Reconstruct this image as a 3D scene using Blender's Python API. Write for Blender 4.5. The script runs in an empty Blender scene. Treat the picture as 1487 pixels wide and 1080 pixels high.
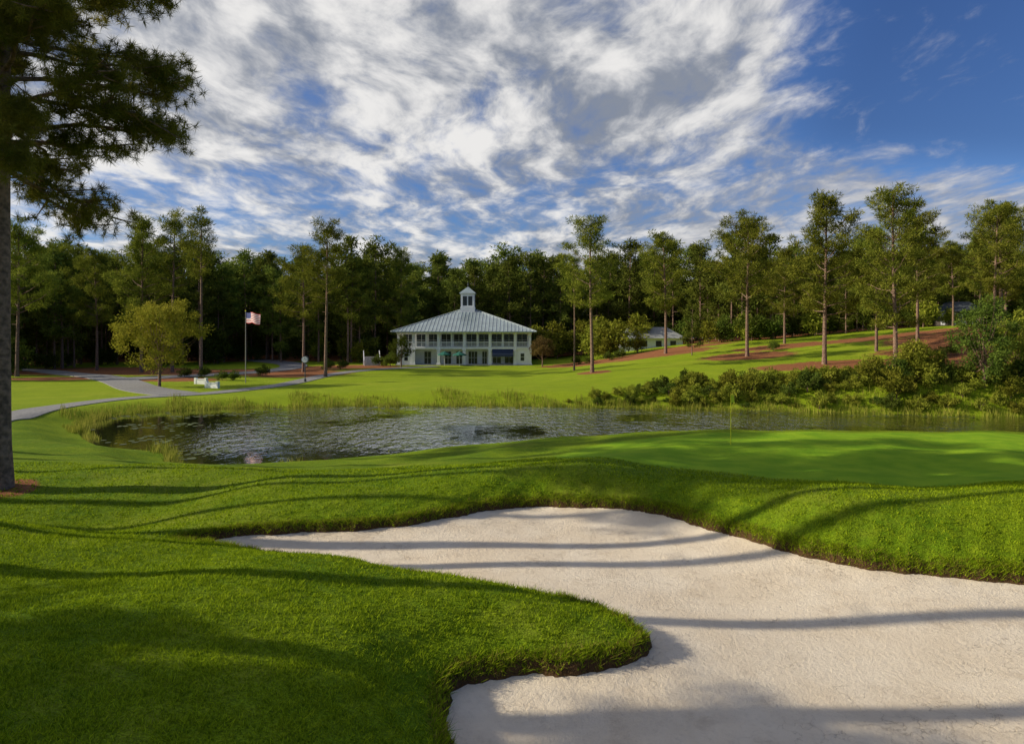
import bpy, math, random
import numpy as np
from mathutils import Vector
S=bpy.context.scene
S.view_settings.view_transform='Standard'; S.view_settings.look='None'; S.view_settings.exposure=0
COL=S.collection
# ---------------------------------------------------------------- helpers
def ss(a,b,x):
    t=np.clip((x-a)/(b-a),0,1); return t*t*(3-2*t)
class NT:
    def __init__(s,nt): s.nt=nt; nt.nodes.clear()
    def n(s,t,**k):
        nd=s.nt.nodes.new(t); ins=k.pop('ins',{})
        for a,b in k.items(): setattr(nd,a,b)
        for a,b in ins.items():
            if isinstance(b,bpy.types.NodeSocket): s.nt.links.new(b,nd.inputs[a])
            else: nd.inputs[a].default_value=b
        return nd
    def m(s,op,a,b=0.0,c=None,clamp=False):
        nd=s.nt.nodes.new('ShaderNodeMath'); nd.operation=op; nd.use_clamp=clamp
        for i,v in enumerate([a,b] if c is None else [a,b,c]):
            if isinstance(v,bpy.types.NodeSocket): s.nt.links.new(v,nd.inputs[i])
            else: nd.inputs[i].default_value=v
        return nd.outputs[0]
    def mix(s,f,a,b,mode='MIX'):
        nd=s.nt.nodes.new('ShaderNodeMix'); nd.data_type='RGBA'; nd.blend_type=mode
        for i,v in ((0,f),(6,a),(7,b)):
            if isinstance(v,bpy.types.NodeSocket): s.nt.links.new(v,nd.inputs[i])
            else: nd.inputs[i].default_value=(tuple(v)+(1,) if (i>0 and len(v)==3) else v)
        return nd.outputs[2]
    def sstep(s,x,a,b):
        nd=s.nt.nodes.new('ShaderNodeMapRange'); nd.interpolation_type='SMOOTHSTEP'
        s.nt.links.new(x,nd.inputs[0]) if isinstance(x,bpy.types.NodeSocket) else None
        nd.inputs[1].default_value=a; nd.inputs[2].default_value=b
        return nd.outputs[0]
    def noise(s,vec,scale,detail=4,rough=.55,dist=0):
        return s.n('ShaderNodeTexNoise',ins={'Vector':vec,'Scale':scale,'Detail':detail,'Roughness':rough,'Distortion':dist}).outputs[0]
def newmat(name):
    m=bpy.data.materials.new(name); m.use_nodes=True; return m,NT(m.node_tree)
def simple(name,c,rough=.6,noise=0.0,nscale=3,metal=0,bump=0):
    m,t=newmat(name); pos=t.n('ShaderNodeTexCoord').outputs['Object']
    nz=t.noise(pos,nscale,5)
    dark=tuple(v*(1-noise) for v in c); col=t.mix(t.sstep(nz,.3,.7),dark,tuple(min(1,v*(1+noise*.4)) for v in c))
    b=t.n('ShaderNodeBsdfPrincipled',ins={'Base Color':col,'Roughness':rough,'Metallic':metal})
    if bump: t.nt.links.new(t.n('ShaderNodeBump',ins={'Strength':bump,'Distance':.05,'Height':nz}).outputs[0],b.inputs['Normal'])
    t.n('ShaderNodeOutputMaterial',ins={'Surface':b.outputs[0]}); return m
def buildmesh(name,parts,mats,smooth=()):
    Vs=[];lv=[];lt=[];mi=[];off=0;sm=[]
    for V,F,k in parts:
        V=np.asarray(V,dtype=np.float32);F=np.asarray(F,dtype=np.int32)
        Vs.append(V);lv.append((F+off).ravel());lt.append(np.full(len(F),F.shape[1],np.int32));mi.append(np.full(len(F),k,np.int32))
        sm.append(np.full(len(F),k in smooth)); off+=len(V)
    V=np.concatenate(Vs);lv=np.concatenate(lv);lt=np.concatenate(lt);mi=np.concatenate(mi);sm=np.concatenate(sm)
    me=bpy.data.meshes.new(name); me.vertices.add(len(V)); me.vertices.foreach_set('co',V.ravel())
    me.loops.add(len(lv)); me.loops.foreach_set('vertex_index',lv)
    me.polygons.add(len(lt)); ls=np.concatenate([[0],np.cumsum(lt)[:-1]]).astype(np.int32)
    me.polygons.foreach_set('loop_start',ls)
    me.polygons.foreach_set('material_index',mi); me.polygons.foreach_set('use_smooth',sm)
    for m in mats: me.materials.append(m)
    me.update(calc_edges=True); me.validate(); return me
def addobj(name,me,loc=(0,0,0),rot=0,scale=1,parent=None):
    o=bpy.data.objects.new(name,me); COL.objects.link(o); o.location=loc; o.rotation_euler=(0,0,rot)
    o.scale=(scale,)*3 if not hasattr(scale,'__len__') else scale
    if parent: o.parent=parent
    return o
def box(x0,x1,y0,y1,z0,z1):
    V=[(x0,y0,z0),(x1,y0,z0),(x1,y1,z0),(x0,y1,z0),(x0,y0,z1),(x1,y0,z1),(x1,y1,z1),(x0,y1,z1)]
    F=[(0,3,2,1),(4,5,6,7),(0,1,5,4),(1,2,6,5),(2,3,7,6),(3,0,4,7)]
    return V,F
def boxes(name,bl,mat,parent=None,loc=(0,0,0),rot=0):
    return addobj(name,buildmesh(name,[(*box(*b),0) for b in bl],[mat]),loc,rot,1,parent)
def tube(P,R,n=7):
    P=np.asarray(P,float);R=np.asarray(R,float);m=len(P)
    T=np.gradient(P,axis=0);T/=np.linalg.norm(T,axis=1)[:,None]+1e-9
    ref=np.array([0,0,1.]) if abs(T[0,2])<.8 else np.array([1.,0,0])
    A=np.cross(T,ref);A/=np.linalg.norm(A,axis=1)[:,None]+1e-9;B=np.cross(T,A)
    a=np.linspace(0,2*np.pi,n,endpoint=False)
    V=(P[:,None]+R[:,None,None]*(A[:,None]*np.cos(a)[None,:,None]+B[:,None]*np.sin(a)[None,:,None])).reshape(-1,3)
    i=np.arange(m-1)[:,None]*n;j=np.arange(n)[None];jn=(j+1)%n
    F=np.stack([i+j,i+jn,i+n+jn,i+n+j],-1).reshape(-1,4)
    return V,F
def unit(v): return v/(np.linalg.norm(v,axis=-1,keepdims=True)+1e-9)
def leaves(rng,C,R,k,size,w,flat=.7,up=.3,rp=.45,scat=.6):
    C=np.repeat(np.asarray(C,float),k,0);R=np.repeat(np.asarray(R,float),k)
    d=unit(rng.normal(size=C.shape)); r=rng.random(len(C))**rp
    p=C+d*(R*r)[:,None]*np.array([1,1,flat])
    di=unit(d+rng.normal(size=d.shape)*scat+np.array([0,0,up]))
    sd=unit(np.cross(di,rng.normal(size=d.shape)))
    s=(size*rng.uniform(.6,1.35,len(C)))[:,None]
    V=np.stack([p-sd*s*w/2,p+sd*s*w/2,p+di*s],1).reshape(-1,3)
    return V,np.arange(len(V)).reshape(-1,3)
# ---------------------------------------------------------------- terrain
def spline(P,n=5):
    P=np.array(P,float);out=[];N=len(P)
    for i in range(N):
        a,b,c,d=P[i-1],P[i],P[(i+1)%N],P[(i+2)%N]
        for t in np.arange(n)/n:
            out.append(.5*((2*b)+(-a+c)*t+(2*a-5*b+4*c-d)*t*t+(-a+3*b-3*c+d)*t**3))
    return np.array(out)
POND=spline([(-30.5,46.4),(-25.3,40.5),(-20,38),(-17.4,33.9),(-14.3,34.2),(-9.4,36.3),(-5.7,38),(-1.9,39.5),(2.6,40.2),(8,40.2),(18,40.2),(30,39.5),(45,38),(60,38),(66,46),(55,54),(41,54.5),(32,57),(22,59.5),(15.7,60.5),(8,62),(0,62.7),(-16,62.7),(-26.7,61.0),(-32.6,57),(-33,50)],4)
BUNK=spline([(-8.3,16.35),(-6.33,17.3),(-3.47,17.9),(-2.03,18.6),(-0.9,19.6),(.57,20.3),(2.25,20.1),(3.64,19.6),(4.69,18.85),(5.36,17.8),(5.99,16.9),(6.6,15.9),(7.4,15.2),(8.6,14.5),(10.9,13.9),(14,13.7),(18,12.5),(20,8),(17,2),(10,-1),(3,0),(-.3,4),(-.7,7),(-.85,8.4),(-.98,9.0),(-.95,9.7),(-.6,10.0),(0,10.15),(1.15,10.25),(1.95,10.55),(2.15,11.0),(1.83,11.7),(1.15,12.4),(-.05,13.1),(-2.15,13.9),(-4.7,14.9),(-7.2,15.8)],4)
def poly_sd(P,x,y,far=6.):
    out=np.full(x.shape,far)
    m=(x>P[:,0].min()-far)&(x<P[:,0].max()+far)&(y>P[:,1].min()-far)&(y<P[:,1].max()+far)
    X=x[m];Y=y[m];D=np.full(X.shape,1e9);ins=np.zeros(X.shape,bool)
    for i in range(len(P)):
        ax,ay=P[i-1];bx,by=P[i];dx,dy=bx-ax,by-ay
        t=np.clip(((X-ax)*dx+(Y-ay)*dy)/(dx*dx+dy*dy+1e-12),0,1)
        D=np.minimum(D,(X-ax-t*dx)**2+(Y-ay-t*dy)**2)
        if ay!=by: ins^=((ay>Y)!=(by>Y))&(X<(bx-ax)*(Y-ay)/(by-ay)+ax)
    D=np.sqrt(D);out[m]=np.minimum(np.where(ins,-D,D),far);return out
CP=np.array([(0,0,.9),(-6,0,1.3),(-12,2,1.5),(-5.6,7.1,1.15),(-4.3,9.7,.85),(-2.5,11,.6),(-2,8.5,.5),(-9,10,1.0),(-7.5,13,.65),(-12.7,15.4,.8),(-16,12,.9),(-11,18.0,-.45),(-15,18.8,-.35),(-17,21.6,.05),(-13,23,.1),(-8,20.5,.25),(-4,20.3,.4),(-1,22.3,.6),(-4,26,-.2),(-9,28,-.6),(-12,31,-1.0),
(0,27,-.1),(3,24.3,.5),(6,21,.6),(7,18.5,.7),(9.5,17.5,.95),(13,16.5,1.15),(18,17,1.2),(12,20.3,.35),(18,22,.3),(8,24,.2),(10,30,.1),(17,30,.08),(25,30,.05),(27,35.5,-.2),(18,35.5,-.15),(10,35.5,-.15),(5,35.5,-.35),(2,35.5,-.55),(-3,34,-.8),(30,20,.4),(22,0,.5),(30,5,.6),(10,5,0),
(-20,26,-.1),(-26,34,-.7),(-30,40,-.8),(-24,30,-.4),(-20,35.5,-1.0),(-40,60,-.9),(-34,63,-.9),(-55,50,-.3),(-40,30,.5),(-30,15,.8),(-60,80,-.6),(-41,77,-.75),(-34,84,-.75),(-46,98,-.7),(-56,120,-.7),(-90,120,-.6),(-28,66,-.9),(-17,66,-.5),(-3,66,-.45),(11,66,-.3),(25,66,.2),(36,63,1.1),(46,60,1.1),(60,60,1.5),
(-20,100,-.6),(0,100,-.5),(0,85,-.6),(11,88,.3),(-15,126,-.3),(5,126,-.3),(-9,140,-.3),(12,115,0),(19,130,1.2),(35,130,3.6),(58,120,5.3),(76,110,7),(67,90,6.0),(43,73,1.7),(38,80,1.8),(34,96,2.2),(26,112,2.3),(60,95,5),(60,75,3.2),(80,80,6),
(0,165,1),(-60,160,0),(60,160,5.5),(110,120,7.5),(105,150,8),(-120,100,0),(-120,200,0),(0,220,2),(120,200,6),(-80,20,1),(80,20,1),(-60,-30,1),(60,-30,1),(0,-30,1),(0,320,2),(250,200,3),(-250,200,2),(250,0,2),(-250,0,2)],float)
def _k(r2): return .5*r2*np.log(r2+1e-9)
def _fit():
    X=CP[:,:2]/100;n=len(X);r2=((X[:,None]-X[None])**2).sum(-1)
    A=np.zeros((n+3,n+3));A[:n,:n]=_k(r2)+np.eye(n)*2e-5;A[:n,n]=1;A[:n,n+1:]=X;A[n,:n]=1;A[n+1:,:n]=X.T
    return X,np.linalg.solve(A,np.concatenate([CP[:,2],[0,0,0]]))
RX,RW=_fit()
def base_z(x,y):
    u=x/100;v=y/100;z=RW[-3]+RW[-2]*u+RW[-1]*v
    for (a,b),w in zip(RX,RW): z=z+w*_k((u-a)**2+(v-b)**2)
    z=np.clip(z,-1.4,8.5); far=ss(200,300,np.hypot(x,y-60)); z=z*(1-far)+1.5*far
    near=1-ss(25,60,y)
    z=z+near*(.06*np.sin(x*.55+1+y*.3)*np.sin(y*.7-x*.2)+.04*np.sin(x*1.3-y*.9))
    return z+(1-near)*.12*np.sin(x*.13+2)*np.sin(y*.11+x*.05)
def wob(x,y): return .05*np.sin(x*3.1+y*2.3)+.035*np.sin(x*7.3-y*6.1+1)+.02*np.sin(15*x+13*y)+.015*np.sin(23*x-19*y)
def bsd(x,y): return poly_sd(BUNK,x,y)+wob(x,y)*(np.abs(x)<25)
def sand_z(x,y,sd):
    i=np.clip(-sd,0,6)
    return -.42+.25*np.exp(-i/1.1)+.03*np.sin(x*.9+y*.5)+.02*np.sin(x*.4-y*1.6)
def ground_z(x,y,full=False):
    x=np.asarray(x,float);y=np.asarray(y,float)
    b=base_z(x,y);sp=poly_sd(POND,x,y)
    w=3.8
    tt=ss(0,w,sp)
    b=np.where(sp>0,-1.62*(1-tt)+b*tt,-1.62-.6*ss(0,3,-sp))
    sb=bsd(x,y);e=sand_z(x,y,sb)+.18
    t=1-(1-np.clip(sb/1.9,0,1))**2
    b=np.where(sb>0,e*(1-t)+b*t,e-.45*ss(0,.25,-sb))
    return (b,sp,sb) if full else b
def gz(x,y): return float(ground_z(np.array([x]),np.array([y]))[0])
def axis(segs):
    out=[segs[0][0]]
    for a,b,st in segs:
        n=max(1,int(round((b-a)/st)));out+=list(a+(b-a)*(np.arange(n)+1)/n)
    return out
def grow(start,lim,st,f):
    o=[];v=start
    while v<lim: v+=st;st*=f;o.append(v)
    return o
xr=axis([(-14,13,.11),(13,30,.35),(30,90,.8)]); xl=[-a for a in axis([(14,40,.35),(40,90,.8)])[1:]]
xs=np.array(sorted([-v for v in grow(90,2500,1.5,1.25)]+xl+xr+grow(90,2500,1.5,1.25)))
ys=np.array([-v for v in grow(2,1000,2,1.4)][::-1]+axis([(-2,6,.5),(6,21,.1),(21,45,.25),(45,135,.55)])+grow(135,3000,1.2,1.2))
GX,GY=np.meshgrid(xs,ys);gx=GX.ravel();gy=GY.ravel()
Z,SP,SB=ground_z(gx,gy,True)
nx,ny=len(xs),len(ys)
i=np.arange(ny-1)[:,None]*nx;j=np.arange(nx-1)[None]
F=np.stack([i+j,i+j+1,i+nx+j+1,i+nx+j],-1).reshape(-1,4)
GREEN=spline([(2,25.5),(6,23),(12,21.3),(19,20),(28,21),(34,28),(27,35),(16,35),(8,34),(3,30)],4)
gm=1-ss(-.3,.5,poly_sd(GREEN,gx,gy))
mul=np.zeros_like(gx)
MULCH=[(34.5,96,7,5),(38,79,9,4.5),(50,75,13,6),(60,85,13,5),(-50,108,22,11),(-33,101,8,7),(26,113,9,6),(68,93,16,7),(15,120,10,6),(-72,112,20,12),(11,88,2.4,2.4),(-17,21.6,1.3,1.1),(-30,120,10,8),(60,103,14,4),(56,68,12,3.5),(-46,88,7,4),(44,104,9,3.5),(30,122,12,5),(-62,90,7,5)]
for cx,cy,rx,ry in MULCH:
    mul=np.maximum(mul,1-np.hypot((gx-cx)/rx,(gy-cy)/ry)*.5)
mul=np.maximum(mul,.9*ss(140,147,gy));mul=np.maximum(mul,.9*ss(90,100,-gx));mul=np.maximum(mul,.9*ss(0,6,gy-(126-.15*(gx-40)))*(gx>36))
# ---- materials
def grasscol(t,pos):
    n1=t.noise(pos,.35,4,.6); n2=t.noise(pos,3.5,5,.7); n3=t.noise(pos,28,3,.7)
    c=t.mix(t.sstep(n1,.35,.65),(.115,.225,.006),(.235,.345,.009))
    c=t.mix(t.m('MULTIPLY',t.sstep(n2,.35,.75),.6),c,(.33,.41,.015))
    return c,n2,n3
m_ground,t=newmat('turf')
pos=t.n('ShaderNodeNewGeometry').outputs['Position']
att=t.n('ShaderNodeAttribute',attribute_name='masks').outputs['Vector']
sx=t.n('ShaderNodeSeparateXYZ',ins={0:att}).outputs
gc,n2,n3=grasscol(t,pos)
gc=t.mix(t.m('MULTIPLY',t.sstep(n3,.3,.7),.75),gc,(.04,.07,.003))
gc=t.mix(t.m('MULTIPLY',t.sstep(t.noise(pos,9,4,.7),.45,.7),.55),gc,(.06,.11,.004))
gc=t.mix(t.m('MULTIPLY',t.sstep(t.noise(pos,.14,5,.7),.5,.68),.35),gc,(.36,.34,.05))
py=t.n('ShaderNodeSeparateXYZ',ins={0:pos}).outputs[1]
gc=t.mix(t.m('MULTIPLY',t.sstep(py,40,62),.45),gc,(.34,.42,.02))
grn=t.mix(t.sstep(t.noise(pos,.8,5),.3,.7),(.17,.33,.012),(.27,.42,.018))
c=t.mix(sx[0],gc,grn)
mn=t.noise(pos,.9,6,.7)
mf=t.sstep(t.m('ADD',sx[1],t.m('MULTIPLY',t.m('SUBTRACT',mn,.5),.6)),.46,.56)
mc=t.mix(t.noise(pos,3,5,.7),(.13,.045,.018),(.42,.18,.08))
c=t.mix(mf,c,mc)
en=t.m('ADD',sx[2],t.m('MULTIPLY',t.m('SUBTRACT',t.noise(pos,6,4),.5),.35))
ef=t.m('SUBTRACT',1,t.sstep(en,-.03,.07))
ec=t.mix(t.noise(pos,20,4),(.03,.018,.010),(.15,.085,.035))
c=t.mix(ef,c,ec)
hgt=t.m('ADD',t.m('MULTIPLY',n3,.6),n2)
bmp=t.n('ShaderNodeBump',ins={'Strength':.8,'Distance':.07,'Height':hgt})
b=t.n('ShaderNodeBsdfPrincipled',ins={'Base Color':c,'Roughness':.85,'Specular IOR Level':.08,'Normal':bmp.outputs[0]})
t.n('ShaderNodeOutputMaterial',ins={'Surface':b.outputs[0]})
me=buildmesh('ground',[(np.stack([gx,gy,Z],1),F,0)],[m_ground],smooth=(0,))
at=me.attributes.new('masks','FLOAT_VECTOR','POINT')
at.data.foreach_set('vector',np.stack([gm,mul,np.clip(SB,-1,3)],1).astype(np.float32).ravel())
addobj('ground',me)
# sand
m_sand,t=newmat('sand'); pos=t.n('ShaderNodeNewGeometry').outputs['Position']
a=t.noise(pos,.7,5,.6);bn=t.noise(pos,11,6,.75);cn=t.noise(pos,60,3,.7)
c=t.mix(t.sstep(a,.3,.7),(.76,.64,.49),(.86,.75,.60))
c=t.mix(t.m('MULTIPLY',t.sstep(bn,.5,.75),.3),c,(.50,.40,.29))
c=t.mix(t.m('MULTIPLY',t.sstep(t.noise(pos,1.6,6,.75),.52,.70),.4),c,(.50,.39,.28))
v=t.n('ShaderNodeTexVoronoi',feature='DISTANCE_TO_EDGE',ins={'Vector':t.n('ShaderNodeVectorMath',operation='ADD',ins={0:pos,1:t.n('ShaderNodeTexNoise',ins={'Vector':pos,'Scale':3.0,'Detail':4.0}).outputs[1]}).outputs[0],'Scale':1.9}).outputs[0]
cr=t.m('MULTIPLY',t.m('SUBTRACT',1,t.sstep(v,.0,.02)),t.sstep(t.noise(pos,.5,2),.5,.62))
c=t.mix(t.m('MULTIPLY',cr,.4),c,(.32,.23,.15))
h=t.m('ADD',t.m('ADD',t.m('MULTIPLY',bn,1.3),t.m('MULTIPLY',cn,.35)),t.m('MULTIPLY',cr,-.5))
b=t.n('ShaderNodeBsdfPrincipled',ins={'Base Color':c,'Roughness':.9,'Specular IOR Level':.1,'Normal':t.n('ShaderNodeBump',ins={'Strength':.8,'Distance':.055,'Height':h}).outputs[0]})
t.n('ShaderNodeOutputMaterial',ins={'Surface':b.outputs[0]})
sxs=np.arange(-9.5,22,.12);sys_=np.arange(-3,21.5,.12)
X,Y=np.meshgrid(sxs,sys_);X=X.ravel();Y=Y.ravel();sb=bsd(X,Y)
zz=sand_z(X,Y,sb)
n=len(sxs);i=np.arange(len(sys_)-1)[:,None]*n;j=np.arange(n-1)[None]
F=np.stack([i+j,i+j+1,i+n+j+1,i+n+j],-1).reshape(-1,4)
keep=(sb[F].min(1)<.12);
addobj('sand_bunker',buildmesh('sand_bunker',[(np.stack([X,Y,zz],1),F[keep],0)],[m_sand],smooth=(0,)))
# water
m_w,t=newmat('pond_water'); pos=t.n('ShaderNodeNewGeometry').outputs['Position']
mp=t.n('ShaderNodeMapping',ins={0:pos,3:(1.0,.6,1)}).outputs[0]
w1=t.noise(mp,1.7,3,.6,.3);w2=t.noise(mp,4.5,2,.5)
sp_=t.n('ShaderNodeSeparateXYZ',ins={0:pos}).outputs
calm=t.m('MULTIPLY',t.sstep(t.noise(pos,.12,4,.6),.30,.5),t.sstep(sp_[0],-26,-15))
calm=t.m('MULTIPLY',calm,t.sstep(sp_[1],35,41))
nb=t.n('ShaderNodeBump',ins={'Strength':t.m('ADD',t.m('MULTIPLY',calm,.7),.05),'Distance':.20,'Height':t.m('ADD',w1,t.m('MULTIPLY',w2,.25))}).outputs[0]
fr_=t.n('ShaderNodeFresnel',ins={'IOR':1.5}).outputs[0]
gl=t.n('ShaderNodeBsdfGlossy',ins={'Color':(.97,.98,1,1),'Roughness':.02,'Normal':nb})
df=t.n('ShaderNodeBsdfDiffuse',ins={'Color':(.025,.03,.014,1)})
t.n('ShaderNodeOutputMaterial',ins={'Surface':t.n('ShaderNodeMixShader',ins={0:t.m('MINIMUM',t.m('MULTIPLY_ADD',fr_,1.35,.12),.95),1:df.outputs[0],2:gl.outputs[0]}).outputs[0]})
addobj('pond_water',buildmesh('pond_water',[([(-38,30,-1.6),(72,30,-1.6),(72,67,-1.6),(-38,67,-1.6)],[(0,1,2,3)],0)],[m_w]))
rng=np.random.default_rng(77);N=9000
x=rng.uniform(-33,62,N);y=rng.uniform(33,63,N);sd=poly_sd(POND,x,y)
pt=np.sin(x*.7+2*np.sin(y*.4))+np.sin(y*.9-x*.3)+.5*np.sin(x*2.3+y*1.9)
k=(sd<-.25)&(((sd>-3.0)&(pt>.3))|((x<-22)&(pt>.4))|((x>12)&(sd>-3)&(pt>.6)))
x=x[k];y=y[k];r=rng.uniform(.09,.22,len(x));a=np.linspace(.3,2*np.pi-.0,8)
V=np.stack([x[:,None]+r[:,None]*np.cos(a+x[:,None]*9),y[:,None]+r[:,None]*np.sin(a+x[:,None]*9),-1.59+rng.uniform(0,.006,(len(x),1))+0*a[None]],-1).reshape(-1,3)
addobj('lily_pads',buildmesh('lily_pads',[(V,np.arange(len(V)).reshape(-1,8),0)],[simple('lily_pad',(.10,.13,.03),.5,.4,.7)]))
# ---------------------------------------------------------------- grass blades
def blademat(name,c1,c2,c3):
    m,t=newmat(name);pos=t.n('ShaderNodeNewGeometry')
    c,_,_=grasscol(t,pos.outputs['Position'])
    c=t.mix(.6,c,t.mix(pos.outputs['Random Per Island'],c1,c2)) if c3 is None else t.mix(pos.outputs['Random Per Island'],c1,c2)
    d=t.n('ShaderNodeBsdfDiffuse',ins={'Color':c});tr=t.n('ShaderNodeBsdfTranslucent',ins={'Color':c})
    t.n('ShaderNodeOutputMaterial',ins={'Surface':t.n('ShaderNodeMixShader',ins={0:.35,1:d.outputs[0],2:tr.outputs[0]}).outputs[0]});return m
m_blade=blademat('grass_blade',(.03,.08,.002),(.55,.66,.03),None)
m_dry=blademat('dry_grass',(.11,.08,.02),(.32,.28,.06),1)
m_reed=blademat('reed',(.13,.18,.015),(.45,.42,.08),1)
rng=np.random.default_rng(5)
def blades(x,y,h,w,lean=.5,zoff=-.005):
    z=ground_z(x,y)+zoff;n=len(x);a=rng.random(n)*2*np.pi
    s=np.stack([np.cos(a),np.sin(a),0*a],1);p=np.stack([x,y,z],1)
    l=rng.normal(size=(n,2))*lean
    tip=p+np.stack([l[:,0]*h,l[:,1]*h,h],1)
    V=np.stack([p-s*(w/2)[:,None],p+s*(w/2)[:,None],tip],1).reshape(-1,3)
    return V,np.arange(3*n).reshape(-1,3)
parts=[]
for y0,y1,dens,h0,w0 in [(6,9,2200,.07,.015),(9,12,1500,.07,.018),(12,16,850,.07,.021),(16,21,450,.075,.028),(21,27,160,.075,.04)]:
    A=(y1-y0)*(2*.84*y1);N=int(A*dens)
    x=rng.uniform(-.84*y1,.84*y1,N);y=rng.uniform(y0,y1,N)
    k=(np.abs(x)<.83*y+.3)&(poly_sd(GREEN,x,y)>0);x=x[k];y=y[k];sb=bsd(x,y);k=sb>.03;x=x[k];y=y[k]
    cl=.68+.3*np.sin(x*5+2*np.sin(y*4))*np.sin(y*6+x)+.3*np.sin(x*17+3*np.sin(y*11))*np.sin(y*15+2*np.sin(x*9))
    cl=np.maximum(cl,.15)
    parts.append((*blades(x,y,h0*rng.uniform(.5,1.25,len(x))*cl,w0*rng.uniform(.6,1.3,len(x)),.65),0))
seg=np.concatenate([BUNK,BUNK[:1]]);L=np.hypot(*np.diff(seg,axis=0).T);cum=np.concatenate([[0],np.cumsum(L)])
u=rng.random(90000)*cum[-1];fx=np.interp(u,cum,seg[:,0])+rng.normal(size=len(u))*.10;fy=np.interp(u,cum,seg[:,1])+rng.normal(size=len(u))*.10
sb=bsd(fx,fy);k=(sb>-.10)&(sb<.2)&(fy>5);fx=fx[k];fy=fy[k];hf=len(fx)//3
parts.append((*blades(fx[:hf],fy[:hf],.10*rng.uniform(.4,1.3,hf),.015*rng.uniform(.7,1.4,hf),.8,-.01),1))
n_=len(fx)-hf;parts.append((*blades(fx[hf:],fy[hf:],.10*rng.uniform(.4,1.3,n_),.016*rng.uniform(.7,1.4,n_),.8,-.01),0))
addobj('grass',buildmesh('grass',parts,[m_blade,m_dry]))
# ---------------------------------------------------------------- vegetation
def folmat(name,c1,c2,tr=.3):
    m,t=newmat(name);g=t.n('ShaderNodeNewGeometry');pos=t.n('ShaderNodeTexCoord').outputs['Object']
    oi=t.n('ShaderNodeObjectInfo').outputs['Random']
    f=t.m('ADD',t.m('MULTIPLY',t.sstep(t.noise(pos,.6,3),.3,.7),.6),t.m('MULTIPLY',g.outputs['Random Per Island'],.4))
    c=t.mix(f,c1,c2)
    hs=t.n('ShaderNodeHueSaturation',ins={'Color':c,'Hue':t.m('ADD',.485,t.m('MULTIPLY',oi,.025)),'Value':t.m('ADD',.7,t.m('MULTIPLY',oi,.6))}).outputs[0]
    d=t.n('ShaderNodeBsdfDiffuse',ins={'Color':hs});T=t.n('ShaderNodeBsdfTranslucent',ins={'Color':hs})
    t.n('ShaderNodeOutputMaterial',ins={'Surface':t.n('ShaderNodeMixShader',ins={0:tr,1:d.outputs[0],2:T.outputs[0]}).outputs[0]});return m
m_pine=folmat('pine_needles',(.04,.075,.010),(.32,.33,.045),.25)
m_forest=folmat('forest_needles',(.038,.07,.012),(.24,.275,.045),.22)
m_near=folmat('near_needles',(.08,.11,.014),(.40,.37,.06),.4)
m_broad=folmat('broad_leaves',(.22,.24,.02),(.48,.45,.06))
m_shrub=folmat('shrub_leaves',(.08,.12,.010),(.38,.38,.05))
m_dshrub=folmat('dark_shrub_leaves',(.035,.065,.010),(.15,.19,.03))
m_red=folmat('reddish_leaves',(.12,.08,.03),(.24,.18,.06))
m_bark=simple('bark',(.25,.155,.11),.9,.6,6,bump=.8)
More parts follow.
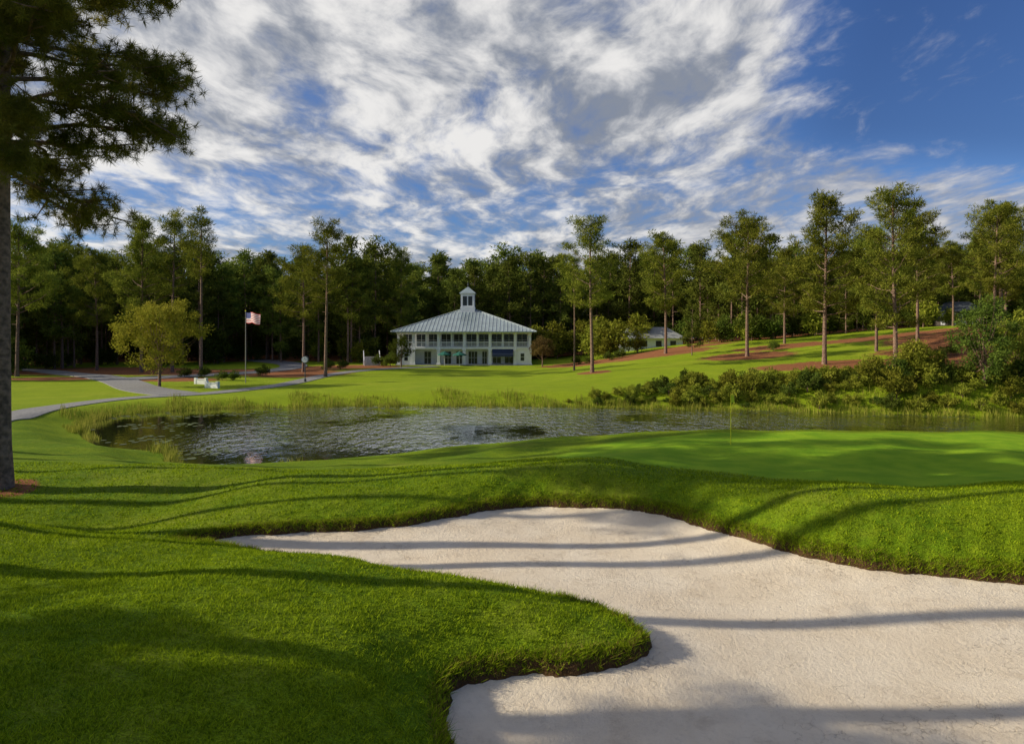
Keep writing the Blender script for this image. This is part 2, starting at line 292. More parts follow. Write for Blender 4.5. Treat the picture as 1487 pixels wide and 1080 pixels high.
def pine(name,seed,H,cb,spread,nl,k,size,w,cr=.8,near=False,tr=.24,bend=.3,flat=.6,mat=None,dens=1.0):
    rng=np.random.default_rng(seed);parts=[]
    zt=np.linspace(-.3,H,14);bx=bend*np.sin(zt/H*2.6+seed)*zt/H*1.2;by=bend*np.cos(zt/H*2.1+seed*2)*zt/H
    bx-=bx[0];by-=by[0]
    rad=tr*(1-zt/H*.75)*np.where(zt<.5,1.25,1);rad[-1]=.03
    parts.append((*tube(np.stack([bx,by,zt],1),rad,10 if near else 7),0))
    C=[];R=[];az=rng.random()*6
    lop=rng.random()*6.28
    for i in range(nl):
        s=((i+rng.random())/nl);z=H*(cb+(1-cb)*s*.97);az+=2.4+rng.normal()*.6
        e=spread*((1-s)**.6*.72+.26)*min(1,.62+1.8*s)*rng.uniform(.5,1.15)*(1+.2*math.cos(az-lop))
        el=math.radians(rng.uniform(-6,22)+34*s) if not near else math.radians(rng.uniform(-12,14)+30*s)
        o=np.array([np.interp(z,zt,bx),np.interp(z,zt,by),z]);d=np.array([math.cos(az)*math.cos(el),math.sin(az)*math.cos(el),math.sin(el)])
        tt=np.linspace(0,1,6)[:,None];P=o+d*e*tt+np.array([0,0,1])*(tt**2)*e*(.18 if not near else -.06)+rng.normal(size=(6,3))*.04*e*tt
        r0=max(.02,tr*.33*(1-s*.6)*min(1,e/3+.3))
        parts.append((*tube(P,r0*(1-.8*tt[:,0]),5),0))
        side=np.cross(d,[0,0,1]);side/=np.linalg.norm(side)
        nsb=int(6+e*3.2) if near else int((2.5+e*1.35)*dens)
        for q in range(nsb):
            f=rng.uniform(.28,1.0) if q else 1.0
            p0=np.array([np.interp(f,tt[:,0],P[:,a]) for a in range(3)])
            sl=e*rng.uniform(.12,.36)*(1.25-f*.6)
            sd=unit(d*.6+side*rng.choice([-1,1])*rng.uniform(.3,1.2)+np.array([0,0,rng.uniform(-.15,.5) if not near else rng.uniform(-.6,.4)]))
            p1=p0+sd*sl
            if near:
                parts.append((*tube(np.array([p0,(p0+p1)/2+[0,0,-.03],p1]),[r0*.35,r0*.25,.012],4),0))
                for g in range(rng.integers(6,11)):
                    C.append(p0+(p1-p0)*rng.uniform(.3,1.1)+rng.normal(size=3)*.2);R.append(.05)
            else:
                C.append(p1);R.append(cr*rng.uniform(.55,1.2))
    if not near:
        for _ in range(4):
            C.append([bx[-1]+rng.normal()*.4,by[-1]+rng.normal()*.4,H-.3-rng.random()*.8]);R.append(cr*.7)
    for i in range(6):
        z=H*cb*rng.uniform(.55,1);a=rng.random()*6.28;l=rng.uniform(.4,1.3)
        o=np.array([np.interp(z,zt,bx),np.interp(z,zt,by),z])
        parts.append((*tube(np.array([o,o+[math.cos(a)*l,math.sin(a)*l,.1*l]]),[.04,.015],4),0))
    C=np.array(C);R=np.array(R)
    if near: parts.append((*leaves(rng,C,R,k,size,w,1,.15,.5,.35),1))
    else: parts.append((*leaves(rng,C,R,k,size,w,flat,.35,.5,.6),1))
    return buildmesh(name,parts,[m_bark,mat or (m_near if near else m_pine)],smooth=(0,))
T_full=[pine(f'pine_full_{s}',s,20,cb,sp,nl,70,.40,.23,cr=.92,tr=.27) for s,cb,sp,nl in [(1,.30,5.6,44),(2,.36,5.3,41),(3,.22,5.6,46),(4,.40,6.2,38)]]
T_tall=[pine(f'pine_tall_{s}',s,20,cb,sp,nl,60,.38,.22,cr=.85,tr=.22) for s,cb,sp,nl in [(11,.62,3.3,22),(12,.52,3.7,26),(13,.40,4.2,36)]]
T_for=[pine(f'pine_forest_{s}',s,20,cb,sp,nl,32,.6,.34,cr=1.05,tr=.2,mat=m_forest,dens=.85) for s,cb,sp,nl in [(21,.25,4.2,28),(22,.35,4.6,26),(23,.12,4.2,32),(24,.42,4.2,24)]]
def put(me,x,y,H,name='pine_tree',parent=None,h0=20,wf=1,rot=None):
    s=H/h0;return addobj(name,me,(x,y,gz(x,y)-.05),random.uniform(0,6.28) if rot is None else rot,(s*wf,s*wf,s),parent)
random.seed(4)
for me,x,y,H,wf in [(T_tall[0],-46.6,98,23.5,1.0),(T_tall[1],-56.1,108,25.5,.95),(T_full[0],-61.2,108,24.5,.85),(T_full[1],-73,115,20.5,.9),(T_full[2],-82.5,120,21.7,.9),(T_full[3],-71.9,95,21.5,.9),
 (T_tall[2],-33.5,105,19.7,1.1),(T_tall[1],-27.1,95,21.8,1.05),(T_full[1],-34.4,140,21.6,.9),(T_full[2],-25.3,150,24.5,.85),(T_tall[2],10.8,88,20.4,1.15),(T_tall[0],9.2,97,16.8,.8),
 (T_full[1],26.3,112,19.8,1),(T_full[3],34.5,96,19.9,1.0),(T_full[0],38.2,80,19.9,1.05),(T_full[2],42.8,73,19.4,1.0),(T_full[3],67.4,90,17.0,1.1),(T_full[1],57,92,17.5,1),(T_full[0],49,88,16,.95),(T_full[2],74,98,15,1.0),(T_full[0],45,108,15,1),(T_full[1],62,84,16.5,1)]:
    put(me,x,y,H,wf=wf)
near=pine('pine_near',31,23,.455,5.8,66,44,.27,.075,near=True,tr=.34,bend=.15)
put(near,-16.9,21.6,23,'pine_tree',h0=23,rot=.6)
TS=pine('pine_shadow',41,27,.64,3.4,22,40,.42,.3,cr=.9,tr=.31)
for x,y,H in [(-19,8.0,27),(-20,10.9,28),(-23,14.1,29),(-21,15.9,27.5),(-36,19.5,26),(-40,23.5,27),(-34,17.6,25),(-33,28,25),(-44,31,26)]: put(TS,x,y,H,h0=27)
for x,y,H in [(-23.5,5.4,12.5),(-26,3.6,13.5),(-25,6.2,12),(-29,5.2,14.5),(-20,4.0,11)]: put(T_full[2],x,y,H,wf=1.1)
def broad(name,seed,H,W,mat,nc=60,k=90,size=.26,trunk=.18,cr=1.0,cb=.2,lw=.55,rad=.5):
    rng=np.random.default_rng(seed);parts=[];
    parts.append((*tube([(0,0,-.2),(.05,0,H*.2),(0,.08,H*.45),(0,0,H*.75)],[trunk*1.2,trunk,trunk*.6,trunk*.2]),0))
    C=[];R=[]
    for i in range(nc):
        d=unit(rng.normal(size=3));r=rng.random()**.4
        c=np.array([d[0]*W/2*r*.85,d[1]*W/2*r*.85,H*(cb+1)/2+d[2]*H*(1-cb)/2*r*.9]);c[:2]*=.6+.4*min(1,(1.05-c[2]/H)*2)
        C.append(c);R.append(cr*rng.uniform(.6,1.2))
        if i%3==0:
            z0=H*rng.uniform(.12,.4);a=np.array([0,0,z0]);parts.append((*tube([a,(a+c)/2+[0,0,-.1*H*.3],c],[trunk*.4,trunk*.2,.01],4),0))
    parts.append((*leaves(rng,C,R,k,size,lw,.75,.2,rad,.8),1))
    return buildmesh(name,parts,[m_bark,mat],smooth=(0,))
addobj('willow_oak_tree',broad('willow_oak',3,11.8,12,m_broad,120,130,.24,.16,1.05,.12),(-41.5,77,gz(-41.5,77)))
addobj('young_oak_tree',broad('young_oak',8,6,4.5,m_dshrub,40,90,.22,.12,.8,.15),(-20,118,gz(-20,118)))
sh=[broad(f'shrub_{s}',s,1.6,2.6,m,30,60,.17,.05,.34,.02) for s,m in [(51,m_shrub),(52,m_shrub),(53,m_dshrub),(54,m_shrub)]]
dsh=broad('dark_shrub',60,1.6,2.2,m_dshrub,26,70,.16,.05,.42,.02)
E=bpy.data.objects.new('shoreline_shrubs',None);COL.objects.link(E)
rng=np.random.default_rng(9)
X=rng.uniform(5,66,15000);Y=rng.uniform(50,74,15000);SDs=poly_sd(POND,X,Y,9.);got=[]
for x,y,sd in zip(X,Y,SDs):
    g=min(1,max(0,(x-6)/14));lim=1.4+g*5.6
    if not(.7<sd<lim): continue
    if any((x-a)**2+(y-b)**2<(.75+.4*g)**2 for a,b in got): continue
    got.append((x,y));s=rng.uniform(.5,1.1)*(.5+.5*g)*(1.0 if x<30 else 1.1)*(.75 if sd<1.6 else 1)
    addobj('shrub',random.choice(sh),(x,y,gz(x,y)-.1),random.uniform(0,6.3),(s*1.1,s*1.1,s*rng.uniform(.8,1.45)),E)
for s,(x,y,H,W) in enumerate([(41.5,57.5,8.8,5.8),(46.5,60,6.8,6),(37,60,3.8,4)]):
    addobj('cedar_tree',broad(f'cedar_{s}',70+s,H,W,m_shrub if s else m_dshrub,90,100,.2,.12,.7,.02),(x,y,gz(x,y)))
rng=np.random.default_rng(12)
N=240000;x=rng.uniform(-42,52,N);y=rng.uniform(31,69,N);sd=poly_sd(POND,x,y)
far=(y>51)
patch=np.sin(x*.9+1.3*np.sin(y*.5))+np.sin(y*1.1+x*.35)
k=(sd>-.45)&(((far)&(sd<2.2+1.1*patch))|((~far)&(sd<.9)&(patch>.1)&(x<-20))|((~far)&(sd<.4)&(patch>.8)&(x<-7)))&((sd<.8)|(rng.random(N)<.5))
x=x[k];y=y[k];h=rng.uniform(.22,.7,len(x))*(1+.4*np.sin(x*2.1+y))
V=blades(x,y,h,np.full(len(x),.05),.2,-.02)
addobj('reeds',buildmesh('reeds',[(*V,0)],[m_reed]))
for me,x,y,s in [(dsh,-22.5,121,1.6),(dsh,-25,123,1.3),(dsh,-46,92,.9),(dsh,-44,93.5,.9),(dsh,-37,97,1),(dsh,-31,110,1.1),(dsh,-29,112,1),(dsh,12,121,1.0),(dsh,14,119,.9),(dsh,-39,88,.8),(dsh,-37.5,88,.8),(dsh,18,121,1),(dsh,20,122,1.1),(dsh,40,100,.9),(dsh,51,78,.8),(dsh,53,79,.9),(dsh,47,77,.7)]:
    addobj('garden_shrub',me,(x,y,gz(x,y)),random.random()*6,s)
addobj('crepe_myrtle_tree',broad('myrtle',80,5.8,5.4,m_red,50,110,.2,.1,.75,.2),(5.6,121,gz(5.6,121)))
addobj('small_pine_tree',T_for[2],(28.6,104,gz(28.6,104)),1,.44)
# forest mass
FE=bpy.data.objects.new('distant_pine_forest',None);COL.objects.link(FE)
und=[broad(f'understory_{s}',90+s,7,7,m,40,50,.5,.12,1.3,.02) for s,m in enumerate([m_dshrub,m_shrub,m_dshrub])]
rng=np.random.default_rng(3);pts=[]
def okf(x,y):
    if x<-82: return y>101
    if x<-60: return y>129
    if x<-28: return y>138
    if x<20: return y>150
    if x<38: return y>146
    if abs(x-84)<6 and y<126: return False
    return y>124-.12*(x-38)
for _ in range(9000):
    x=rng.uniform(-185,215);y=100+105*rng.random()**1.1
    if not okf(x,y) or abs(x)>1.02*y: continue
    if abs(x-28)<8 and y<148: continue
    if any((x-a)**2+(y-b)**2<11.5 for a,b in pts): continue
    pts.append((x,y))
    H=rng.uniform(14,25)*(1.06 if x<0 else .98)*(.8 if x>45 else 1)
    put(random.choice(T_for),x,y,H,'forest_pine',FE,wf=1.05)
    if rng.random()<.6: put(random.choice(und[::2] if y>150 else und),x+rng.uniform(-3,3),y+rng.uniform(-3,1),rng.uniform(3,7.5),'understory',FE,h0=7)
    if len(pts)>720: break
for i in range(14):
    x=4+i*1.9+rng.uniform(-1,1);y=142+rng.uniform(-4,4)
    put(und[1],x,y,rng.uniform(5,8),'understory',FE,h0=7)
for i in range(30):
    x=38+i*3.2;y=125-.12*(x-38)+rng.uniform(-2,3)
    if abs(x-84)<6: continue
    put(und[0 if i%2 else 1],x,y,rng.uniform(3,6),'understory',FE,h0=7)
for i in range(70):
    x=-175+i*5.6;put(und[0],x,206+rng.uniform(-5,5),rng.uniform(10,13),'understory',FE,h0=7)
for x,y,H in [(-86,90,19),(-95,84,20),(-104,95,18),(-78,100,17),(-90,104,21)]:
    put(random.choice(T_for),x,y,H,'forest_pine',FE);put(und[0],x+3,y-2,6,'understory',FE,h0=7)
# ---------------------------------------------------------------- paths
m_path=simple('asphalt_path',(.24,.235,.235),.85,.3,5,bump=.2)
m_conc=simple('concrete',(.42,.40,.37),.8,.25,4)
def strip(name,pts,w,mat,off=.06):
    P=np.array(pts,float);q=[]
    for i in range(len(P)-1):
        a=P[max(i-1,0)];b=P[i];c=P[i+1];d=P[min(i+2,len(P)-1)]
        for t in np.arange(12)/12: q.append(.5*((2*b)+(-a+c)*t+(2*a-5*b+4*c-d)*t*t+(-a+3*b-3*c+d)*t**3))
    q.append(P[-1]);q=np.array(q);T=unit(np.gradient(q,axis=0));Nn=np.stack([-T[:,1],T[:,0]],1)
    V=[];lat=np.linspace(-w/2,w/2,7)
    for k,l in enumerate(lat):
        xy=q+Nn*l;V.append(np.column_stack([xy,ground_z(xy[:,0],xy[:,1])+off]))
    lo=V[0].copy();lo[:,2]-=.2;hi=V[-1].copy();hi[:,2]-=.2;V=[lo]+V+[hi]
    V=np.stack(V,1);m=V.shape[1];n=len(q)
    i=np.arange(n-1)[:,None]*m;j=np.arange(m-1)[None]
    return addobj(name,buildmesh(name,[(V.reshape(-1,3),np.stack([i+j,i+m+j,i+m+j+1,i+j+1],-1).reshape(-1,4),0)],[mat]))
strip('cart_path',[(-33,30),(-33.5,38),(-36,46),(-38.2,54),(-37.5,62),(-31.5,69),(-28.5,80),(-27.5,98),(-22,112),(-14,121)],2.6,m_path)
strip('driveway_road',[(-120,118),(-88,116),(-66,100),(-52,86),(-42,74),(-34,67)],4.2,m_path,.08)
strip('entrance_road',[(-52,86.4),(-44,100),(-40,116),(-46,135),(-60,150)],5,m_path,.11)
# ---------------------------------------------------------------- clubhouse
m_white=simple('white_paint',(.84,.85,.86),.55,.08,2)
m_roof=simple('metal_roof',(.30,.37,.39),.35,.2,.5,metal=.3)
m_glass=simple('window_glass',(.03,.035,.04),.12,.2,1)
m_dark=simple('dark_louver',(.06,.07,.08),.6,.2,2)
m_navy=simple('navy_canvas',(.02,.035,.09),.8,.2,3)
m_teal=simple('teal_canvas',(.01,.12,.09),.8,.2,3)
CH=bpy.data.objects.new('clubhouse',None);COL.objects.link(CH);CH.location=(-9.2,126,-.35)
W=12.9;D=22
boxes('foundation',[(-W-.3,W+.3,-.6,D,-.6,.12)],m_conc,CH)
boxes('walls',[(-W+.35,W-.35,2.9,D-.6,.12,6.4)],m_white,CH)
boxes('balcony_floor',[(-W-.05,W+.05,-.15,2.9,3.15,3.5)],m_white,CH)
boxes('fascia',[(-W-.15,W+.15,-.35,.05,6.15,6.5),(-W-.15,-W+.2,.05,D-.2,6.15,6.5),(W-.2,W+.15,.05,D-.2,6.15,6.5),(-W+.2,W-.2,.05,2.9,6.3,6.42)],m_white,CH)
cols=[-12.65,-9.8,-4.95,0,4.95,9.8,12.65];cb=[]
for c in cols:
    cb+=[(c-.3,c+.3,-.15,.43,.4,2.9),(c-.25,c+.25,-.12,.38,3.5,5.95),(c-.38,c+.38,-.23,.5,.125,.4),(c-.38,c+.38,-.232,.5,2.9,3.148),(c-.34,c+.34,-.2,.46,5.95,6.148)]
for c in (-7.4,-2.5,2.5,7.4): cb+=[(c-.1,c+.1,.17,.3,3.5,6.15)]
boxes('columns',cb,m_white,CH)
boxes('end_panels',[(-12.34,-10.11,.05,.2,.12,3.148),(10.11,12.34,.05,.2,.12,3.148),(-12.6,-12.45,.55,2.9,.12,3.15),(12.45,12.6,.55,2.9,.12,3.15)],m_white,CH)
rl=[]
for a,b2 in zip(cols[:-1],cols[1:]):
    rl+=[(a+.26,b2-.26,.06,.16,4.40,4.52),(a+.26,b2-.26,.06,.16,3.58,3.66)]
    n=int((b2-a-.52)/.22)
    for i in range(n):
        x=a+.26+(i+.5)*(b2-a-.52)/n;rl.append((x-.035,x+.035,.085,.135,3.662,4.398))
boxes('balcony_railing',rl,m_white,CH)
wins=[];fr=[]
def window(cx,z0,z1,w,yy=2.9,mull=2):
    wins.append((cx-w/2,cx+w/2,yy-.05,yy+.02,z0,z1))
    fr.extend([(cx-w/2-.1,cx-w/2,yy-.09,yy+.03,z0-.1,z1+.1),(cx+w/2,cx+w/2+.1,yy-.09,yy+.03,z0-.1,z1+.1),(cx-w/2,cx+w/2,yy-.09,yy+.03,z1,z1+.1),(cx-w/2,cx+w/2,yy-.09,yy+.03,z0-.1,z0)])
    for i in range(1,mull):
        x=cx-w/2+w*i/mull;fr.append((x-.03,x+.03,yy-.08,yy-.045,z0,z1))
    zc=(z0+z1)/2;fr.append((cx-w/2,cx+w/2,yy-.075,yy-.047,zc-.025,zc+.025))
for c in (-11.2,-8.6,-6.2,-3.7,-1.25,1.25,3.7,6.2,8.6,11.2): window(c,3.62,6.0,1.95)  # upper windows, widened so dark glass stands in for shade inside the balcony
window(-7.4,.2,2.6,1.3)
window(-3.4,.2,2.6,1.2);window(-1.2,.2,2.6,1.1);window(1.5,.2,2.6,1.7,mull=3);window(3.8,.2,2.6,.9)
for c in (6.2,8.6): window(c,.3,2.6,1.6)
for c in (-11.2,11.2): window(c,.9,2.3,.7,.05,1)
boxes('windows',wins,m_glass,CH);boxes('window_frames',fr,m_white,CH)
boxes('doors',[(-5.6,-4.9,2.82,2.88,.15,2.5)],m_dark,CH)
ov=1.0;zE=6.5;zR=11.1;x0,x1,y0,y1=-W-ov,W+ov,-ov-.3,D+ov
rx=1.7;yc=(y0+y1)/2
V=[(x0,y0,zE),(x1,y0,zE),(x1,y1,zE),(x0,y1,zE),(-rx,yc,zR),(rx,yc,zR),(x0,y0,zE-.14),(x1,y0,zE-.14),(x1,y1,zE-.14),(x0,y1,zE-.14)]
me=buildmesh('roof',[(V,[(0,1,5,4),(2,3,4,5),(0,6,7,1),(1,7,8,2),(2,8,9,3),(3,9,6,0),(6,9,8,7)],0),(V,[(1,2,5),(3,0,4)],0)],[m_roof]);addobj('roof',me,parent=CH)
rb=[]
def rib(a,b,w=.05,h=.09):
    a=np.array(a,float);b=np.array(b,float);d=unit(b-a);s=unit(np.cross(d,[0,0,1]))*w;u=np.array([0,0,h])
    V=[a-s,a+s,a+s+u,a-s+u,b-s,b+s,b+s+u,b-s+u];return (V,[(0,1,5,4),(1,2,6,5),(2,3,7,6),(3,0,4,7),(0,3,2,1),(4,5,6,7)],0)
for x in np.arange(x0+.5,x1-.3,.72):
    f=1 if -rx<=x<=rx else ((x-x0)/(-rx-x0) if x<-rx else (x1-x)/(x1-rx))
    for ye in (y0,y1): rb.append(rib((x,ye,zE),(x,ye+(yc-ye)*f,zE+(zR-zE)*f)))
for y in np.arange(y0+.5,y1-.3,.72):
    f=1-abs(y-yc)/(yc-y0)
    for xe,xx in ((x0,-rx),(x1,rx)): rb.append(rib((xe,y,zE),(xe+(xx-xe)*f,y,zE+(zR-zE)*f)))
for a,b2 in (((x0,y0,zE),(-rx,yc,zR)),((x1,y0,zE),(rx,yc,zR)),((x0,y1,zE),(-rx,yc,zR)),((x1,y1,zE),(rx,yc,zR)),((-rx,yc,zR),(rx,yc,zR))): rb.append(rib(a,b2,.12,.12))
m_seam=simple('roof_seam',(.42,.48,.5),.4,.1,1,metal=.2)
addobj('roof_seams',buildmesh('roof_seams',rb,[m_seam]),parent=CH)
cu=1.35;zc=10.2
boxes('cupola_base',[(-cu-.15,cu+.15,yc-cu-.15,yc+cu+.15,zc,11.7)],m_white,CH)
pc=[]
for sx_ in (-1,1):
    for sy_ in (-1,1): pc.append((sx_*1.2-.2,sx_*1.2+.2,yc+sy_*1.2-.2,yc+sy_*1.2+.2,11.7,14.3))
pc+=[(-.12,.12,yc-1.32,yc-1.1,11.95,13.9),(-1.0,1.0,yc-1.36,yc-1.05,13.9,14.298),(-1.0,1.0,yc-1.36,yc-1.05,11.702,11.95)]
pc+=[(-1.5,1.5,yc-1.5,yc+1.5,14.3,14.5)]
boxes('cupola_frame',pc,m_white,CH)
boxes('cupola_louvers',[(-1.1,1.1,yc-1.15,yc+1.15,11.705,14.295)]+[(-1.0,1.0,yc-1.24,yc-1.16,z,z+.1) for z in np.arange(12,13.8,.25)],m_dark,CH)
q=1.75;V=[(-q,yc-q,14.503),(q,yc-q,14.503),(q,yc+q,14.503),(-q,yc+q,14.503),(0,yc,16.0)]
addobj('cupola_roof',buildmesh('cr',[(V,[(0,1,4),(1,2,4),(2,3,4),(3,0,4)],0),(V,[(0,3,2,1)],0)],[m_roof]),parent=CH)
addobj('finial',buildmesh('fin',[(*tube([(0,yc,15.8),(0,yc,16.2),(0,yc,16.35),(0,yc,16.5),(0,yc,17.1)],[.08,.08,.2,.08,.02],8),0)],[m_dark]),parent=CH)
V=[(5.4,-.9,2.2),(9.4,-.9,2.2),(9.4,-.24,3.1),(5.4,-.24,3.1),(5.4,-.9,1.7),(9.4,-.9,1.7),(5.4,-.24,1.7),(9.4,-.24,1.7)]
addobj('awning',buildmesh('aw',[(V,[(0,1,2,3),(4,5,1,0),(6,4,0,3),(5,7,2,1)],0)],[m_navy]),parent=CH)
def umbrella(x,y):
    e=bpy.data.objects.new('patio_umbrella',None);COL.objects.link(e);e.location=(x,y,gz(x,y))
    a=np.linspace(0,2*np.pi,8,endpoint=False);V=[(0,0,2.75)]+[(1.3*math.cos(v),1.3*math.sin(v),2.15) for v in a]+[(1.3*math.cos(v),1.3*math.sin(v),1.98) for v in a]
    addobj('canopy',buildmesh('can',[(V,[(0,i+1,(i+1)%8+1) for i in range(8)],0),(V,[(i+1,i+9,(i+1)%8+9,(i+1)%8+1) for i in range(8)],0)],[m_teal]),parent=e)
    addobj('pole',buildmesh('pole',[(*tube([(0,0,0),(0,0,2.8)],[.03,.03],6),0)],[m_white]),parent=e)
    addobj('table',buildmesh('tab',[(*tube([(0,0,.7),(0,0,.7),(0,0,.75),(0,0,.75)],[.01,.6,.6,.01],12),0)],[m_white]),parent=e)
umbrella(-12.8,124);umbrella(-9.9,123.5)
SB_=bpy.data.objects.new('maintenance_house',None);COL.objects.link(SB_);SB_.location=(29,136,gz(29,136)-.6)
boxes('walls',[(-6.5,6.5,0,8,-1,2.6)],m_white,SB_)
V=[(-7.2,-.8,2.605),(7.2,-.8,2.605),(7.2,8.8,2.605),(-7.2,8.8,2.605),(-4,4,5),(4,4,5)]
addobj('roof',buildmesh('r2',[(V,[(0,1,5,4),(2,3,4,5),(0,3,2,1)],0),(V,[(1,2,5),(3,0,4)],0)],[simple('grey_roof',(.3,.31,.31),.7,.2,2)]),parent=SB_)
boxes('windows',[(x-.6,x+.6,-.03,.05,.9,2.1) for x in (-4.5,-1.5,1.5,4.5)],m_glass,SB_)
for x,y,H in [(18,127,6),(21,128,7),(24.5,128,4),(16,130,7)]: put(und[1],x,y,H,'garden_tree',None,h0=7)
HH=bpy.data.objects.new('hillside_house',None);COL.objects.link(HH);HH.location=(84,123,gz(84,123)-.3);HH.scale=(.62,.62,.62);HH.rotation_euler=(0,0,-.5)
m_tan=simple('tan_siding',(.16,.13,.11),.8,.2,2)
boxes('walls',[(-6,6,0,8,-1,4.6)],m_tan,HH)
V=[(-6.8,-.8,4.605),(6.8,-.8,4.605),(6.8,8.8,4.605),(-6.8,8.8,4.605),(-3,4,7.8),(3,4,7.8)]
addobj('roof',buildmesh('r3',[(V,[(0,1,5,4),(2,3,4,5),(0,3,2,1)],0),(V,[(1,2,5),(3,0,4)],0)],[m_dark]),parent=HH)
boxes('windows',[(x-.6,x+.6,-.05,.05,z,z+1.3) for x in (-4,-1.3,1.3,4) for z in (.6,2.9)],m_white,HH)
put(T_full[2],90,122,14);put(T_full[1],75.5,112,14);put(T_full[3],81.5,114,14);put(und[0],82,117,2.5,'garden_shrub',None,h0=7);put(und[1],78,117,3.2,'garden_shrub',None,h0=7)
# ---------------------------------------------------------------- flags
m_yel=simple('yellow_cloth',(.9,.85,.02),.7,.1,3)
m_red_=simple('flag_red',(.5,.02,.03),.7,.1,3);m_fw=simple('flag_white',(.8,.8,.8),.7,.05,3);m_blue=simple('flag_blue',(.02,.04,.2),.7,.1,3)
m_pole=simple('pole_metal',(.35,.33,.30),.4,.1,3,metal=.4)
GF=bpy.data.objects.new('golf_flagstick',None);COL.objects.link(GF);GF.location=(10.1,30.2,gz(10.1,30.2))
addobj('stick',buildmesh('st',[(*tube([(0,0,0),(0,0,2.3)],[.018,.015],6),0)],[m_yel]),parent=GF)
def cloth(nx_,nz_,w,h,z0,amp,col):
    V=[];parts={}
    for i in range(nx_+1):
        for j in range(nz_+1):
            u=i/nx_;V.append((u*w,amp*math.sin(u*7+j/nz_)*u,z0+h*j/nz_-u*u*.18*h-.05*math.sin(u*9)*h))
    for i in range(nx_):
        for j in range(nz_):
            a=i*(nz_+1)+j;parts.setdefault(col(i,j),[]).append((a,a+nz_+1,a+nz_+2,a+1))
    return [(V,f,k) for k,f in parts.items()]
addobj('flag_cloth',buildmesh('fc',cloth(8,4,.5,.36,1.93,.07,lambda i,j:0),[m_yel]),parent=GF,rot=.9)
UF=bpy.data.objects.new('american_flag_on_flagpole',None);COL.objects.link(UF);UF.location=(-34.2,84,gz(-34.2,84))
addobj('pole',buildmesh('fp',[(*tube([(0,0,0),(0,0,9.2)],[.07,.04],8),0)],[m_pole]),parent=UF)
addobj('finial',buildmesh('ff',[(*tube([(0,0,9.15),(0,0,9.25),(0,0,9.35)],[.02,.1,.02],8),0)],[m_yel]),parent=UF)
addobj('flag',buildmesh('uf',cloth(20,13,2.4,1.35,7.7,.22,lambda i,j:2 if (i<8 and j>=6) else (0 if j%2==0 else 1)),[m_red_,m_fw,m_blue]),parent=UF,loc=(.05,0,0),rot=-.5)
CK=bpy.data.objects.new('street_clock',None);COL.objects.link(CK);CK.location=(-27.2,86,gz(-27.2,86))
addobj('post',buildmesh('cp',[(*tube([(0,0,0),(0,0,.4),(0,0,.45),(0,0,2.5)],[.18,.16,.07,.06],8),0)],[m_dark]),parent=CK)
V,F=tube([(0,-.14,2.95),(0,-.14,2.95),(0,.14,2.95),(0,.14,2.95)],[.001,.48,.48,.001],18)
addobj('case',buildmesh('cc',[(V,F,0)],[m_dark]),parent=CK)
V,F=tube([(0,-.15,2.95),(0,-.15,2.95),(0,-.145,2.95)],[.001,.4,.4],18)
addobj('dial',buildmesh('cd',[(V,F,0)],[m_fw]),parent=CK)
boxes('hands',[(-.015,.015,-.17,-.155,2.95,3.25),(0,.2,-.17,-.156,2.94,2.965)],m_dark,CK)
for k_,(x,y) in enumerate([(-38.5,81),(-34.6,75.5)]):
    e=bpy.data.objects.new('white_entrance_wall',None);COL.objects.link(e);e.location=(x,y,gz(x,y));e.rotation_euler=(0,0,-.3);e.scale=(.7,.7,.7)
    boxes('wall_body',[(-.9,.9,-.2,.2,-.2,.8)],m_white,e);boxes('cap',[(-.899,.899,-.27,.27,.8,.92)],m_white,e)
    boxes('pillars',[(-1.3,-.9,-.25,.25,-.2,1.1),(.9,1.3,-.25,.25,-.2,1.1)],m_white,e)
ST=bpy.data.objects.new('garden_steps',None);COL.objects.link(ST);ST.location=(-26.5,124,gz(-26.5,124)-.1);ST.rotation_euler=(0,0,.25)
boxes('treads',[(-1.4,1.4,i*.35,i*.35+.35 if i<9 else i*.35+1,-.4,.17*(i+1)) for i in range(10)],m_conc,ST)
rr=[]
for sx_ in (-1.5,1.5):
    for i in range(6): rr.append((sx_-.05,sx_+.05,i*.7,i*.7+.1,-.4,1.1+.34*i))
boxes('railing_posts',rr,m_white,ST)
addobj('handrails',buildmesh('hr',[rib((sx_,0,1.0),(sx_,3.6,2.8),.06,.12) for sx_ in (-1.5,1.5)],[m_white]),parent=ST)
# ---------------------------------------------------------------- sun + sky
el=math.radians(25.5);az=math.radians(3)
s=Vector((-math.cos(el)*math.cos(az),-math.cos(el)*math.sin(az),math.sin(el)))
sun=bpy.data.lights.new('sun','SUN');sun.energy=5;sun.angle=math.radians(.5);sun.color=(1,.90,.70)
so=bpy.data.objects.new('sun',sun);COL.objects.link(so);so.rotation_euler=s.to_track_quat('Z','Y').to_euler();so.location=(-50,0,60)
Wd=bpy.data.worlds.new('World');S.world=Wd;Wd.use_nodes=True;t=NT(Wd.node_tree)
sky=t.n('ShaderNodeTexSky',sky_type='NISHITA',sun_disc=False,sun_elevation=el,sun_rotation=math.atan2(s.x,s.y)%(2*math.pi),air_density=1.2,dust_density=.6,ozone_density=3.0)
g=t.n('ShaderNodeTexCoord').outputs['Generated'];sp=t.n('ShaderNodeSeparateXYZ',ins={0:g}).outputs
zz=t.m('ADD',t.m('MAXIMUM',sp[2],0.0),.12);u=t.m('DIVIDE',sp[0],zz);v=t.m('DIVIDE',sp[1],zz)
uv=t.n('ShaderNodeCombineXYZ',ins={0:u,1:v}).outputs[0]
rot=t.n('ShaderNodeMapping',ins={0:uv,2:(0,0,math.radians(-40)),3:(1,.6,1)}).outputs[0]
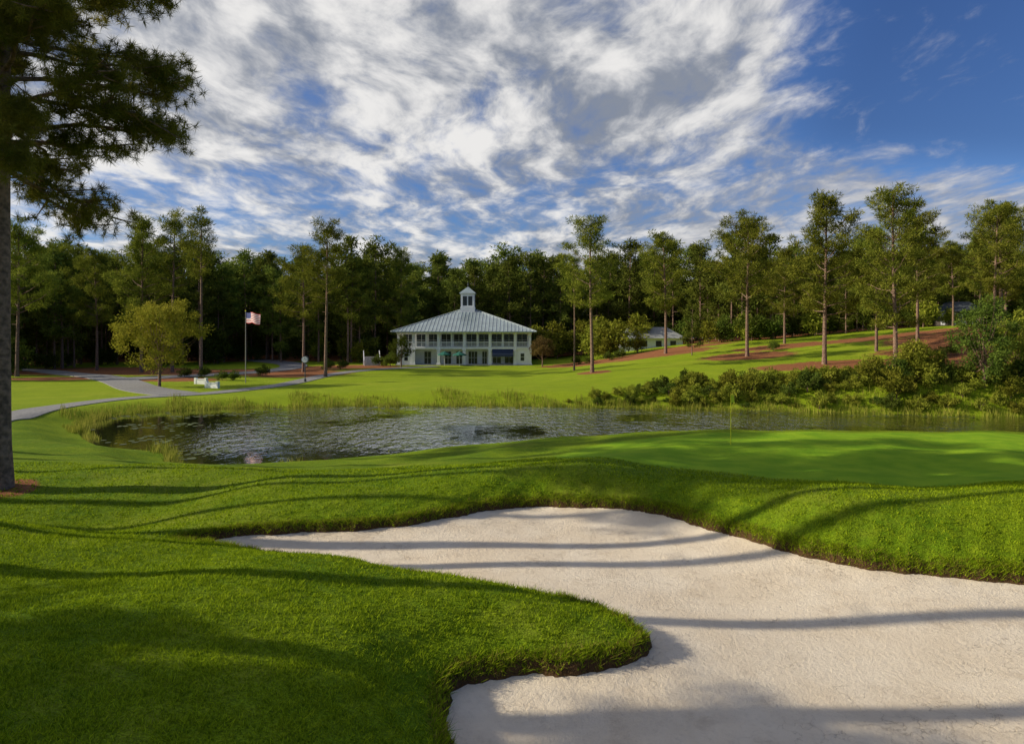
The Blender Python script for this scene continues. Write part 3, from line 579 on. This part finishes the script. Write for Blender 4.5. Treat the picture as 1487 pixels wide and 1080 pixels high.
warp=t.n('ShaderNodeVectorMath',operation='ADD',ins={0:rot,1:t.n('ShaderNodeVectorMath',operation='SCALE',ins={0:t.n('ShaderNodeTexNoise',ins={'Vector':uv,'Scale':1.5,'Detail':3.0}).outputs[1],'Scale':.3}).outputs[0]}).outputs[0]
big=t.noise(warp,.9,3,.5);mid=t.noise(warp,5.5,6,.6);fine=t.noise(warp,15,5,.6)
d=t.m('ADD',t.m('ADD',t.m('MULTIPLY',big,.8),t.m('MULTIPLY',mid,.8)),t.m('MULTIPLY',fine,.3))
clear=t.m('MULTIPLY',t.sstep(t.m('SUBTRACT',u,t.m('ADD',t.m('MULTIPLY',v,.33),.12)),-.1,.3),t.m('SUBTRACT',1,t.sstep(v,2.1,2.7)))
low=t.m('MULTIPLY',t.sstep(v,2.3,3.0),t.m('SUBTRACT',1,t.sstep(u,-.6,.4)))
d=t.m('SUBTRACT',d,t.m('MULTIPLY',clear,.45))
d=t.m('SUBTRACT',d,t.m('MULTIPLY',low,.06))
cov=t.sstep(d,.62,1.02)
right=t.sstep(u,.3,1.6)
ccol=t.mix(t.sstep(t.m('ADD',t.m('MULTIPLY',mid,.7),t.m('MULTIPLY',t.noise(warp,2.2,4,.6),.5)),.48,.74),(.28,.31,.37),(.97,.95,.92))
ccol=t.mix(t.m('MULTIPLY',right,.5),ccol,(.42,.43,.48))
skc=t.mix(1.0,sky.outputs[0],(.42,.58,.92),'MULTIPLY')
skc=t.mix(t.m('MULTIPLY',clear,.35),skc,(.1,.25,.9))
b1=t.n('ShaderNodeBackground',ins={'Color':skc,'Strength':.125});b2=t.n('ShaderNodeBackground',ins={'Color':ccol,'Strength':.9})
mx=t.n('ShaderNodeMixShader',ins={0:t.m('MULTIPLY',cov,.95),1:b1.outputs[0],2:b2.outputs[0]})
t.n('ShaderNodeOutputWorld',ins={'Surface':mx.outputs[0]})
# ---------------------------------------------------------------- camera
cam=bpy.data.cameras.new('camera');cam.sensor_width=36;cam.lens=23.0;cam.shift_y=-.0336;cam.clip_end=6000;cam.clip_start=.1
co=bpy.data.objects.new('camera',cam);COL.objects.link(co);co.location=(0,0,5);co.rotation_euler=(math.radians(90),0,0);S.camera=co
